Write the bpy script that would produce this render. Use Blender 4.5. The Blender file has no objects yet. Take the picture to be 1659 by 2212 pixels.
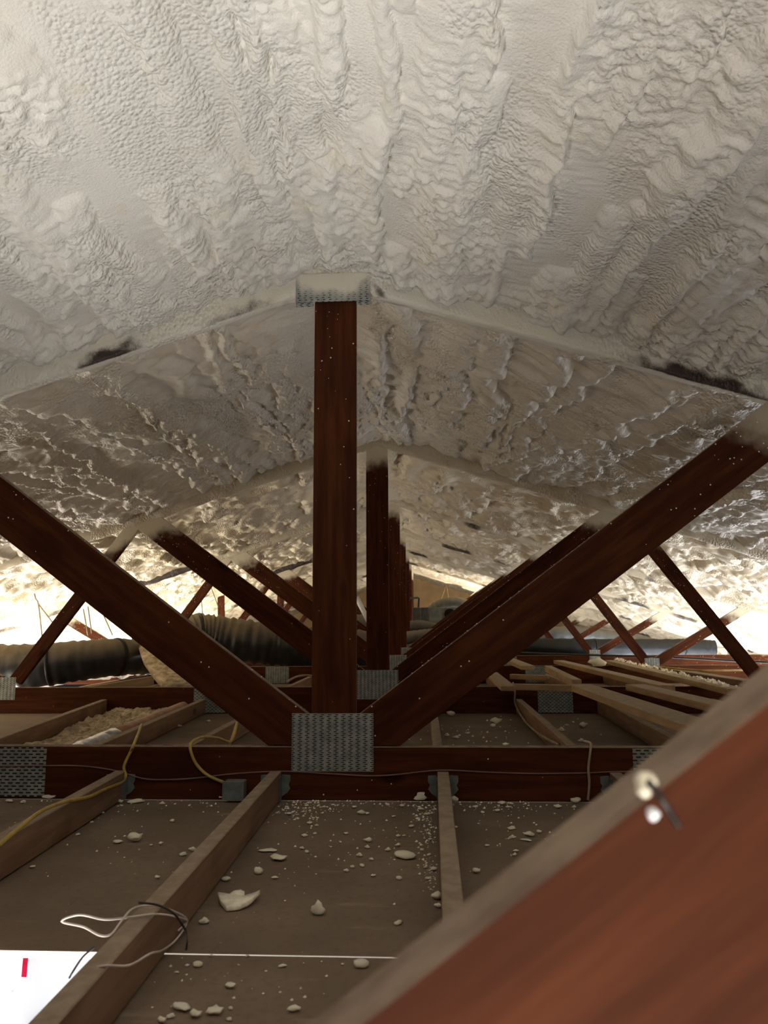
import bpy, bmesh, math, random
import numpy as np
from mathutils import Vector, Matrix

random.seed(7)
SC = bpy.context.scene
COL = SC.collection

# ------------------------------------------------------------------ camera
FPX, CX, CY = 1600.0, 829.5, 1106.0          # focal length and centre in pixels of the 1659x2212 frame
Yd = np.array([86.5, -244.0, 1600.0]); Yd /= np.linalg.norm(Yd)
Xd = np.array([1.0, .0141, -.05195]); Xd -= Yd * (Xd @ Yd); Xd /= np.linalg.norm(Xd)
Zd = -np.cross(Xd, Yd)
if Zd[1] < 0: Zd = -Zd
M3 = np.array([Xd, Yd, Zd])                  # world axes in camera (right, up, forward)
CAM = np.array([0.31, 0.0, 0.575])

def ray(px, py): return M3 @ np.array([px - CX, CY - py, FPX])
def P(px, py, Y):                            # a photo point at distance Y
    r = ray(px, py); return CAM + r * ((Y - CAM[1]) / r[1])
def F(px, py, z=0.0):                        # a photo point at height z
    r = ray(px, py); return CAM + r * ((z - CAM[2]) / r[2])

cd = bpy.data.cameras.new('camera')
cam = bpy.data.objects.new('camera', cd); COL.objects.link(cam)
R = Matrix((tuple(M3[:, 0]), tuple(M3[:, 1]), tuple(-M3[:, 2]))).transposed()
cam.matrix_world = Matrix.Translation(Vector(CAM)) @ R.to_4x4()
cd.sensor_fit = 'VERTICAL'; cd.sensor_height = 36.0; cd.sensor_width = 27.0
cd.lens = FPX / 2212 * 36.0
cd.clip_start = .01; cd.clip_end = 100
cd.dof.use_dof = True; cd.dof.focus_distance = 2.9; cd.dof.aperture_fstop = 7.6
SC.camera = cam

# ------------------------------------------------------------------ light and exposure
SC.view_settings.view_transform = 'Standard'
SC.view_settings.look = 'None'
SC.view_settings.gamma = 1.0
SC.view_settings.use_curve_mapping = False
SC.view_settings.exposure = 0.0
w = bpy.data.worlds.new('world'); SC.world = w; w.use_nodes = True
w.node_tree.nodes['Background'].inputs[0].default_value = (.75, .85, 1, 1)
w.node_tree.nodes['Background'].inputs[1].default_value = .02
SC.cycles.max_bounces = 5; SC.cycles.diffuse_bounces = 4; SC.cycles.glossy_bounces = 2
SC.cycles.use_adaptive_sampling = True; SC.cycles.adaptive_threshold = .09; SC.cycles.adaptive_min_samples = 16
SC.cycles.use_denoising = True
SC.cycles.sample_clamp_indirect = 4.0

def area(name, loc, sx, sy, power, color, rot=(math.pi, 0, 0)):
    l = bpy.data.lights.new(name, 'AREA'); l.shape = 'RECTANGLE'; l.size = sx; l.size_y = sy
    l.energy = power; l.color = color
    o = bpy.data.objects.new(name, l); COL.objects.link(o); o.location = loc; o.rotation_euler = rot
    return o
# work lamps in the rooms below, shining up through the openings in the ceiling boards
area('work_light', (-.5, .75, -.75), .8, .9, 42, (1, .97, .93))
area('work_light', (.75, -.62, -.85), 1.2, 1.2, 55, (1, .95, .89))
area('hatch_light', (.6, -1.15, -.12), 1.1, .7, 31, (1, .95, .89), (math.radians(132), 0, 0))
area('room_light', (-1.0, 1.2, -1.6), .8, .8, 28, (.95, .97, 1), (math.radians(115), 0, math.radians(-10)))
# daylight coming up through the open eaves on both sides
area('eave_light', (-4.4, 8.1, -1.0), 1.9, 9.6, 700, (1, .93, .80), (math.pi, math.radians(25), 0))
area('eave_light', (4.5, 8.1, -1.0), 1.9, 9.6, 430, (.90, .94, 1), (math.pi, math.radians(-25), 0))
area('far_fill_light', (1.4, 15.6, .02), 1.5, 3.5, 130, (1, .95, .85))  # added fill to brighten the far bays

# ------------------------------------------------------------------ noise
_r = np.random.RandomState(3)
PERM = _r.permutation(512)
GA = _r.rand(512) * 2 * np.pi
RX, RY, RZ = _r.rand(512), _r.rand(512), _r.rand(512)
def _h(i, j): return PERM[(PERM[i & 511] + j) & 511]
def noise(x, y):
    xi = np.floor(x).astype(int); yi = np.floor(y).astype(int); fx = x - xi; fy = y - yi
    ux = fx**3 * (fx * (fx * 6 - 15) + 10); uy = fy**3 * (fy * (fy * 6 - 15) + 10)
    def g(a, b):
        an = GA[_h(xi + a, yi + b)]; return np.cos(an) * (fx - a) + np.sin(an) * (fy - b)
    return 1.5 * ((g(0, 0) * (1 - ux) + g(1, 0) * ux) * (1 - uy) + (g(0, 1) * (1 - ux) + g(1, 1) * ux) * uy)
def fbm(x, y, o=3):
    s = 0; a = 1.0
    for k in range(o): s = s + a * noise(x * 2**k + 17.3 * k, y * 2**k - 9.1 * k); a *= .5
    return s
def worley(x, y):
    xi = np.floor(x).astype(int); yi = np.floor(y).astype(int); f1 = np.full(x.shape, 9.0); rad = np.zeros(x.shape)
    for a in (-1, 0, 1):
        for b in (-1, 0, 1):
            h = _h(xi + a, yi + b)
            d = np.hypot(xi + a + RX[h] - x, yi + b + RY[h] - y)
            m = d < f1; f1 = np.where(m, d, f1); rad = np.where(m, RZ[h], rad)
    return f1, rad
def sst(a, b, x):
    t = np.clip((x - a) / (b - a), 0, 1); return t * t * (3 - 2 * t)

# ------------------------------------------------------------------ materials
def new_mat(name):
    m = bpy.data.materials.new(name); m.use_nodes = True
    nt = m.node_tree; b = nt.nodes['Principled BSDF']
    return m, nt, b
class N:
    def __init__(s, nt): s.nt = nt
    def n(s, t, **kw):
        x = s.nt.nodes.new(t)
        for k, v in kw.items(): setattr(x, k, v)
        return x
    def l(s, a, b): s.nt.links.new(a, b)
    def val(s, sock, v):
        if hasattr(v, 'is_output') or isinstance(v, bpy.types.NodeSocket): s.l(v, sock)
        else: sock.default_value = v
    def math(s, op, a, b=0.0, c=0.0, clamp=False):
        x = s.n('ShaderNodeMath', operation=op, use_clamp=clamp)
        s.val(x.inputs[0], a); s.val(x.inputs[1], b); s.val(x.inputs[2], c); return x.outputs[0]
    def noise(s, vec, scale, detail=3.0, rough=.55, dim='3D'):
        x = s.n('ShaderNodeTexNoise'); x.inputs['Scale'].default_value = scale
        x.inputs['Detail'].default_value = detail; x.inputs['Roughness'].default_value = rough
        if vec is not None: s.l(vec, x.inputs['Vector'])
        return x.outputs['Fac']
    def ramp(s, fac, lo, hi, a=0.0, b=1.0):
        x = s.n('ShaderNodeMapRange', interpolation_type='SMOOTHSTEP')
        s.l(fac, x.inputs[0]); x.inputs[1].default_value = lo; x.inputs[2].default_value = hi
        x.inputs[3].default_value = a; x.inputs[4].default_value = b; return x.outputs[0]
    def mix(s, fac, a, b):
        x = s.n('ShaderNodeMix', data_type='RGBA'); s.val(x.inputs[0], fac)
        for k, v in ((6, a), (7, b)):
            if isinstance(v, tuple): x.inputs[k].default_value = (*v, 1)
            else: s.l(v, x.inputs[k])
        return x.outputs[2]
    def mapping(s, vec, scale=(1, 1, 1), loc=None):
        x = s.n('ShaderNodeMapping'); s.l(vec, x.inputs[0]); x.inputs['Scale'].default_value = scale
        if loc is not None: s.l(loc, x.inputs['Location'])
        return x.outputs[0]
    def bump(s, h, strength, dist=.01):
        x = s.n('ShaderNodeBump'); x.inputs['Strength'].default_value = strength; x.inputs['Distance'].default_value = dist
        s.l(h, x.inputs['Height']); return x

FOAM_C = (.80, .76, .67)
def roof_gap(g, pos):                         # how far a point lies under the roof foam
    sx = g.n('ShaderNodeSeparateXYZ'); g.l(pos, sx.inputs[0])
    ax = g.math('ABSOLUTE', sx.outputs[0])
    z = g.math('MULTIPLY_ADD', ax, -.318, 1.93)
    return g.math('SUBTRACT', z, sx.outputs[2])

def wood(name, c1, c2, c3, dust, dust_amt, rough=.65, specks=0.0, spec=.2):
    m, nt, b = new_mat(name); g = N(nt)
    tc = g.n('ShaderNodeTexCoord'); oi = g.n('ShaderNodeObjectInfo'); geo = g.n('ShaderNodeNewGeometry')
    off = g.n('ShaderNodeCombineXYZ')
    g.l(g.math('MULTIPLY', oi.outputs['Random'], 37.0), off.inputs[0]); g.l(g.math('MULTIPLY', oi.outputs['Random'], 11.0), off.inputs[1])
    v = g.mapping(tc.outputs['Object'], (1.3, 16, 16), off.outputs[0])
    grain = g.noise(v, 2.2, 5, .6)
    fine = g.noise(g.mapping(tc.outputs['Object'], (6, 120, 120), off.outputs[0]), 1.5, 2, .5)
    blot = g.noise(g.mapping(tc.outputs['Object'], (1, 2.2, 2.2), off.outputs[0]), 3.5, 3)
    c = g.mix(g.ramp(grain, .35, .68), c1, c2)
    c = g.mix(g.ramp(blot, .5, .75, 0, .75), c, c3)
    # knots
    vo = g.n('ShaderNodeTexVoronoi'); g.l(g.mapping(tc.outputs['Object'], (2.2, 5, 5), off.outputs[0]), vo.inputs['Vector']); vo.inputs['Scale'].default_value = 1.0
    c = g.mix(g.ramp(vo.outputs['Distance'], .05, .13, .75, 0), c, tuple(x * .35 for x in c3))
    sn = g.n('ShaderNodeSeparateXYZ'); g.l(geo.outputs['Normal'], sn.inputs[0])
    dn = g.noise(geo.outputs['Position'], 30, 4)
    df = g.math('MULTIPLY', g.ramp(sn.outputs[2], .3, .8), g.ramp(dn, .15, .6, dust_amt * .7, dust_amt))
    dc = g.mix(g.ramp(dn, .35, .7), tuple(x * .75 for x in dust), dust)
    c = g.mix(df, c, dc)
    rgh = g.math('MULTIPLY_ADD', df, .25, rough)
    if specks:
        vs = g.n('ShaderNodeTexVoronoi'); g.l(tc.outputs['Object'], vs.inputs['Vector']); vs.inputs['Scale'].default_value = 62
        sc_ = g.n('ShaderNodeSeparateColor'); g.l(vs.outputs['Color'], sc_.inputs[0])
        # most cells empty; more specks close to the roof foam
        near = g.ramp(roof_gap(g, geo.outputs['Position']), .12, .9, .55, .965)
        on = g.math('GREATER_THAN', sc_.outputs[0], near)
        rad = g.math('MULTIPLY_ADD', sc_.outputs[1], .13, .05)
        cl = g.n('ShaderNodeAttribute', attribute_type='OBJECT', attribute_name='clean')
        sp = g.math('MULTIPLY', g.math('MULTIPLY', on, g.math('SUBTRACT', 1.0, cl.outputs['Fac'])), g.math('LESS_THAN', vs.outputs['Distance'], rad))
        c = g.mix(g.math('MULTIPLY', sp, .9), c, (.75, .70, .60))
    # foam overspray where the member reaches the roof
    at = g.n('ShaderNodeAttribute', attribute_type='OBJECT', attribute_name='spray')
    gap = g.math('ADD', roof_gap(g, geo.outputs['Position']), g.math('MULTIPLY', g.math('SUBTRACT', g.noise(geo.outputs['Position'], 9, 3), .5), .22))
    sp = g.math('MULTIPLY', g.ramp(gap, .17, .30, 1, 0), at.outputs['Fac'])
    c = g.mix(sp, c, (.70, .62, .47))
    g.l(c, b.inputs['Base Color']); g.l(rgh, b.inputs['Roughness'])
    b.inputs['Specular IOR Level'].default_value = spec
    bp = g.bump(g.math('ADD', fine, g.math('MULTIPLY', grain, .6)), .25, .002)
    g.l(bp.outputs[0], b.inputs['Normal'])
    return m
M_RED = wood('stained_redwood', (.046, .0125, .0048), (.086, .0245, .0085), (.027, .0078, .0032), (.30, .23, .17), .95, .7, 1.0, .07)
M_JOIST = wood('ceiling_joist_wood', (.20, .115, .07), (.27, .165, .10), (.14, .075, .04), (.34, .27, .19), .85, .75)
M_PALE = wood('loose_pine', (.36, .23, .12), (.46, .31, .17), (.26, .15, .07), (.42, .34, .23), .8, .75)

def foam_mat(name, white, tan, yellow, bare=False):
    m, nt, b = new_mat(name); g = N(nt)
    geo = g.n('ShaderNodeNewGeometry'); pos = geo.outputs['Position']
    n1 = g.noise(g.mapping(pos, (1, .6, 1)), 2.6, 3)
    n2 = g.noise(pos, 7, 3)
    c = g.mix(g.ramp(n1, .45, .70, 0, .6), white, tan)
    c = g.mix(g.ramp(n2, .58, .75, 0, .45), c, yellow)
    if bare:
        at = g.n('ShaderNodeAttribute', attribute_type='GEOMETRY', attribute_name='bare')
        f = g.math('ADD', at.outputs['Fac'], g.math('MULTIPLY', g.math('SUBTRACT', g.noise(pos, 26, 3), .5), .7))
        f = g.math('ADD', f, g.math('MULTIPLY', g.math('SUBTRACT', g.noise(pos, 260, 1), .5), .35))
        c = g.mix(g.ramp(f, .22, 1.0), c, (.045, .028, .022))
    g.l(c, b.inputs['Base Color'])
    g.l(g.ramp(n2, .35, .65, .30, .6), b.inputs['Roughness'])
    b.inputs['Specular IOR Level'].default_value = .42
    vo = g.n('ShaderNodeTexVoronoi', feature='SMOOTH_F1'); g.l(g.mapping(pos, (1, 1, .7)), vo.inputs['Vector']); vo.inputs['Scale'].default_value = 85
    vo.inputs['Smoothness'].default_value = .4
    msk = g.ramp(g.noise(g.mapping(pos, (1, .5, 1)), 4.5, 3), .42, .60)
    h = g.math('ADD', g.math('MULTIPLY', g.math('MULTIPLY', vo.outputs['Distance'], -1.0), msk), g.math('MULTIPLY', g.noise(pos, 170, 2), .35))
    bp = g.bump(h, .8, .010)
    g.l(bp.outputs[0], b.inputs['Normal'])
    return m
M_FOAM = foam_mat('spray_foam', (.81, .78, .72), (.76, .71, .63), (.74, .67, .53))
M_FOAM_MID = foam_mat('spray_foam_cream', (.76, .69, .59), (.69, .59, .45), (.60, .48, .30))
M_FOAM_OLD = foam_mat('spray_foam_yellow', (.74, .64, .48), (.66, .53, .34), (.58, .43, .22))
M_FOAMB = foam_mat('foam_coat', (.78, .75, .66), (.76, .71, .58), (.74, .67, .50), True)

M_FOAMT = foam_mat('foam_coat_tan', (.66, .57, .42), (.60, .50, .34), (.55, .43, .25), True)
def simple(name, color, rough=.7, spec=.3, metal=0.0, var=.25, scale=12, bump=0.0, bscale=60, dust=None):
    m, nt, b = new_mat(name); g = N(nt); geo = g.n('ShaderNodeNewGeometry'); tc = g.n('ShaderNodeTexCoord')
    n = g.noise(tc.outputs['Object'], scale, 4)
    c = g.mix(g.ramp(n, .3, .7), tuple(x * (1 - var) for x in color), tuple(min(1, x * (1 + var * .6)) for x in color))
    if dust:
        sn = g.n('ShaderNodeSeparateXYZ'); g.l(geo.outputs['Normal'], sn.inputs[0])
        dn = g.noise(tc.outputs['Object'], 9, 4)
        f = g.math('MULTIPLY', g.ramp(sn.outputs[2], -.1, .85), g.ramp(dn, .2, .65, .55, 1))
        c = g.mix(f, c, dust)
        g.l(g.math('MULTIPLY_ADD', f, .45, rough), b.inputs['Roughness'])
    else: b.inputs['Roughness'].default_value = rough
    g.l(c, b.inputs['Base Color'])
    b.inputs['Specular IOR Level'].default_value = spec; b.inputs['Metallic'].default_value = metal
    if bump:
        bp = g.bump(g.noise(tc.outputs['Object'], bscale, 3), bump, .004); g.l(bp.outputs[0], b.inputs['Normal'])
    return m
M_BOARD_EDGE = simple('gypsum_white', (.78, .75, .70), .9, .1)
M_GALV = simple('galvanised_steel', (.17, .20, .195), .5, .4, .4, .3, 25)
M_DUCT = simple('black_duct_jacket', (.022, .024, .026), .32, .5, 0, .3, 8, .5, 14, (.19, .145, .088))
M_DUCTB = simple('bare_black_duct', (.012, .014, .017), .42, .3, 0, .3, 8, .6, 14, (.035, .033, .028))
M_DUCTG = simple('grey_duct_jacket', (.10, .105, .10), .4, .5, 0, .3, 8, .5, 14, (.24, .21, .16))
M_STRAP = simple('black_strap', (.012, .012, .012), .5)
M_FOIL = simple('foil', (.46, .50, .60), .3, .6, .85, .4, 20, 1.0, 26)
M_CABLE_Y = simple('yellow_cable_jacket', (.42, .29, .06), .55, .4, 0, .2, 30)
M_CABLE_T = simple('tan_cable_jacket', (.36, .28, .19), .7, .2)
M_CABLE_W = simple('white_wire_jacket', (.62, .55, .49), .5, .4)
M_CABLE_P = simple('mauve_wire_jacket', (.20, .115, .10), .6, .3)
M_BLACK = simple('black_wire_jacket', (.02, .018, .018), .5, .4)
M_WIRE = simple('steel_wire', (.20, .17, .12), .5, .5, .3)
M_NAIL = simple('dark_nail_steel', (.035, .03, .028), .4, .5, .6)
M_CHIP = simple('foam_chip_cream', (.88, .82, .64), .8, .2, 0, .2, 40, .4, 120)
M_LOOSE = simple('loose_insulation', (.52, .42, .28), .95, .1, 0, .45, 22, .8, 60)
M_PLY = simple('gable_plywood', (.62, .43, .22), .8, .2, 0, .18, 3)
M_SHEET = simple('white_plastic_sheet', (.86, .87, .9), .5, .3, 0, .05, 3)
M_PINK = simple('pink_tape', (.62, .008, .05), .6, .1)
M_BLUE = simple('blue_plastic', (.12, .25, .62), .4, .4)
M_GREY = simple('grey_sheet_metal', (.22, .235, .225), .5, .4, .2)
M_GREYD = simple('dark_sheet_metal', (.10, .105, .10), .5, .4, .2)
M_HOLE = simple('dark_hole', (.008, .008, .008), .9)

def floor_mat():
    m, nt, b = new_mat('drywall_back_paper'); g = N(nt); geo = g.n('ShaderNodeNewGeometry'); pos = geo.outputs['Position']
    n = g.noise(pos, 3.0, 4); n2 = g.noise(pos, 60, 3)
    c = g.mix(g.ramp(n, .3, .7), (.17, .125, .088), (.225, .168, .12))
    c = g.mix(g.ramp(n2, .45, .75, 0, .35), c, (.12, .085, .06))
    ns = g.noise(g.mapping(pos, (1.2, 6, 1)), 2.2, 4)       # pale scuffs
    c = g.mix(g.ramp(ns, .62, .75, 0, .45), c, (.36, .29, .22))
    vo = g.n('ShaderNodeTexVoronoi'); g.l(pos, vo.inputs['Vector']); vo.inputs['Scale'].default_value = 70
    sc_ = g.n('ShaderNodeSeparateColor'); g.l(vo.outputs['Color'], sc_.inputs[0])
    on = g.math('MULTIPLY', g.math('GREATER_THAN', sc_.outputs[0], .955), g.math('LESS_THAN', vo.outputs['Distance'], .10))
    c = g.mix(g.math('MULTIPLY', on, .8), c, (.6, .52, .40))
    sn = g.n('ShaderNodeSeparateXYZ'); g.l(geo.outputs['Normal'], sn.inputs[0])
    c = g.mix(g.ramp(sn.outputs[2], .3, .6), (.75, .72, .68), c)   # cut edges and face side are white
    g.l(c, b.inputs['Base Color']); b.inputs['Roughness'].default_value = .9; b.inputs['Specular IOR Level'].default_value = .15
    bp = g.bump(n2, .15, .002); g.l(bp.outputs[0], b.inputs['Normal'])
    return m
M_FLOOR = floor_mat()

def plate_mat(name, cw, ch, sw, sh, zig, foam=False):      # pressed plate with staggered slots
    m, nt, b = new_mat(name); g = N(nt); tc = g.n('ShaderNodeTexCoord'); geo = g.n('ShaderNodeNewGeometry')
    sx = g.n('ShaderNodeSeparateXYZ'); g.l(tc.outputs['Object'], sx.inputs[0])
    row = g.math('FLOOR', g.math('DIVIDE', sx.outputs[2], ch))
    par = g.math('SUBTRACT', g.math('MULTIPLY', g.math('FLOORED_MODULO', row, 2.0), 2.0), 1.0)
    lx = g.math('SUBTRACT', g.math('FLOORED_MODULO', g.math('MULTIPLY_ADD', par, zig, sx.outputs[0]), cw), cw / 2)
    lz = g.math('SUBTRACT', g.math('FLOORED_MODULO', sx.outputs[2], ch), ch / 2)
    hole = g.math('MULTIPLY', g.math('LESS_THAN', g.math('ABSOLUTE', lx), sw / 2), g.math('LESS_THAN', g.math('ABSOLUTE', lz), sh / 2))
    n = g.noise(tc.outputs['Object'], 28, 4)
    c = g.mix(g.ramp(n, .3, .72), (.22, .25, .245), (.40, .42, .40))
    c = g.mix(hole, c, (.012, .006, .004))  # slots painted dark: wood behind the plate plus the shade inside them
    mt = g.math('MULTIPLY_ADD', hole, -.4, .4)
    if foam:
        gap = g.math('ADD', roof_gap(g, geo.outputs['Position']), g.math('MULTIPLY', g.math('SUBTRACT', g.noise(tc.outputs['Object'], 14, 2), .5), .15))
        ax = g.math('ABSOLUTE', g.math('SUBTRACT', sx.outputs[0], .01))
        f = g.ramp(g.math('ADD', gap, g.math('MULTIPLY', g.math('MULTIPLY', ax, ax), 4.5)), .115, .185, 1, 0)
        c = g.mix(f, c, (.76, .72, .61)); mt = g.math('MULTIPLY', mt, g.math('SUBTRACT', 1.0, f))
    g.l(c, b.inputs['Base Color']); g.l(mt, b.inputs['Metallic']); b.inputs['Roughness'].default_value = .48
    bp = g.bump(g.math('SUBTRACT', 1.0, hole), .5, .002); g.l(bp.outputs[0], b.inputs['Normal'])
    return m
M_PLATE = plate_mat('slotted_plate', .0245, .0062, .0105, .0030, .0024)
M_PLATEF = plate_mat('slotted_plate_foamed', .0133 * 1.7, .0085, .009, .0032, .002, True)
M_PLATES = plate_mat('splice_plate_slots', .026, .0105, .016, .0048, .0065)

# ------------------------------------------------------------------ object helpers
def link(name, me, m=None, parent=None):
    if m: me.materials.append(m)
    o = bpy.data.objects.new(name, me); COL.objects.link(o)
    if parent: o.parent = parent
    return o
def from_bm(name, bm, m, parent=None, smooth=False):
    me = bpy.data.meshes.new(name); bmesh.ops.recalc_face_normals(bm, faces=bm.faces); bm.to_mesh(me); bm.free()
    if smooth: me.polygons.foreach_set('use_smooth', [True] * len(me.polygons))
    return link(name, me, m, parent)
def tag(o, label, cat, group=None, kind=None):
    o['label'] = label
    if kind != 'structure': o['category'] = cat
    if group: o['group'] = group
    if kind: o['kind'] = kind
    return o
def empty(name, loc):
    o = bpy.data.objects.new(name, None); COL.objects.link(o); o.location = loc; o.empty_display_size = .1; return o
def box_bm(l, wd, h, bev=.002, segs=1):
    bm = bmesh.new(); bmesh.ops.create_cube(bm, size=1)
    bmesh.ops.scale(bm, vec=(l, wd, h), verts=bm.verts)
    if bev: bmesh.ops.bevel(bm, geom=list(bm.edges), offset=bev, segments=segs, affect='EDGES')
    return bm
def rel(o, parent, mw):
    if parent:
        o.parent = parent; o.matrix_basis = Matrix.Translation(-parent.location) @ mw
    else: o.matrix_basis = mw
def timber(name, a, b, wd, h, m, parent=None, up=(0, 0, 1), bev=.002, cuts=None):
    """a board along a->b; wd across, h along 'up'. Local X runs with the grain. cuts: (start, end) skews of the end faces."""
    a, b = Vector(a), Vector(b); x = (b - a); L = x.length; x.normalize()
    y = Vector(up).cross(x).normalized(); z = x.cross(y)
    bm = box_bm(L, wd, h, bev)
    if cuts:
        for v in bm.verts:
            v.co.x += (cuts[0] if v.co.x < 0 else cuts[1]) * v.co.z
    o = from_bm(name, bm, m)
    mw = Matrix((x, y, z)).transposed().to_4x4(); mw.translation = (a + b) / 2
    rel(o, parent, mw); return o
def plate(name, x0, x1, z0, z1, Y, m, parent, t=.0016):
    bm = box_bm(x1 - x0, t, z1 - z0, .0004)
    o = from_bm(name, bm, m); rel(o, parent, Matrix.Translation(((x0 + x1) / 2, Y - t / 2 - .0002, (z0 + z1) / 2))); return o
def smooth_path(pts, n=8, closed=False):
    pts = [Vector(p) for p in pts]; out = []
    for i in range(len(pts) - 1):
        p0 = pts[max(i - 1, 0)]; p1 = pts[i]; p2 = pts[i + 1]; p3 = pts[min(i + 2, len(pts) - 1)]
        for k in range(n):
            t = k / n
            out.append(.5 * ((2 * p1) + (p2 - p0) * t + (2 * p0 - 5 * p1 + 4 * p2 - p3) * t**2 + (3 * p1 - p0 - 3 * p2 + p3) * t**3))
    out.append(pts[-1]); return out
def tube(name, path, rad, m, parent=None, sides=8, caps=True):
    """rad: number or function(i, n, angle)->radius"""
    bm = bmesh.new(); n = len(path); rings = []
    prev = None
    for i, p in enumerate(path):
        t = (path[min(i + 1, n - 1)] - path[max(i - 1, 0)]).normalized()
        if prev is None:
            a = Vector((0, 0, 1)) if abs(t.z) < .9 else Vector((1, 0, 0)); u = t.cross(a).normalized()
        else: u = (prev - t * prev.dot(t)).normalized()
        prev = u; v = t.cross(u)
        ring = []
        for k in range(sides):
            an = 2 * math.pi * k / sides
            r = rad(i, n, an) if callable(rad) else rad
            ring.append(bm.verts.new(p + (u * math.cos(an) + v * math.sin(an)) * r))
        rings.append(ring)
    for i in range(n - 1):
        for k in range(sides):
            bm.faces.new((rings[i][k], rings[i][(k + 1) % sides], rings[i + 1][(k + 1) % sides], rings[i + 1][k]))
    if caps:
        bm.faces.new(rings[0][::-1]); bm.faces.new(rings[-1])
    o = from_bm(name, bm, m, None, True)
    if parent: rel(o, parent, Matrix())
    return o
def grid_mesh(name, V, nu, nv, m, attr=None, flip=False):
    """V: (nv*nu,3)"""
    me = bpy.data.meshes.new(name)
    idx = np.arange(nu * nv).reshape(nv, nu)
    q = np.stack([idx[:-1, :-1], idx[:-1, 1:], idx[1:, 1:], idx[1:, :-1]], -1).reshape(-1, 4)
    if flip: q = q[:, ::-1]
    me.vertices.add(len(V)); me.vertices.foreach_set('co', np.ascontiguousarray(V, dtype=np.float32).ravel())
    me.loops.add(q.size); me.loops.foreach_set('vertex_index', np.ascontiguousarray(q, dtype=np.int32).ravel())
    me.polygons.add(len(q)); me.polygons.foreach_set('loop_start', np.arange(0, q.size, 4, dtype=np.int32))
    me.update(calc_edges=True)
    me.polygons.foreach_set('use_smooth', np.ones(len(q), dtype=bool))
    if attr:
        for k, a in attr.items():
            me.attributes.new(k, 'FLOAT', 'POINT').data.foreach_set('value', a.astype(np.float32).ravel())
    me.validate()
    return link(name, me, m)

# ------------------------------------------------------------------ the setting
TY = [.312, 2.57, 5.01, 7.52, 9.99, 12.46, 14.93, 17.4]     # front faces of the trusses
TH = .038
ZR, SL = 1.93, .318
HALF = 5.9
def axis(spans):
    out = []
    for a, b, st in spans:
        n = max(2, int(round((b - a) / st))); out.append(np.linspace(a, b, n, endpoint=False))
    out.append([spans[-1][1]]); return np.concatenate(out)

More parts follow.
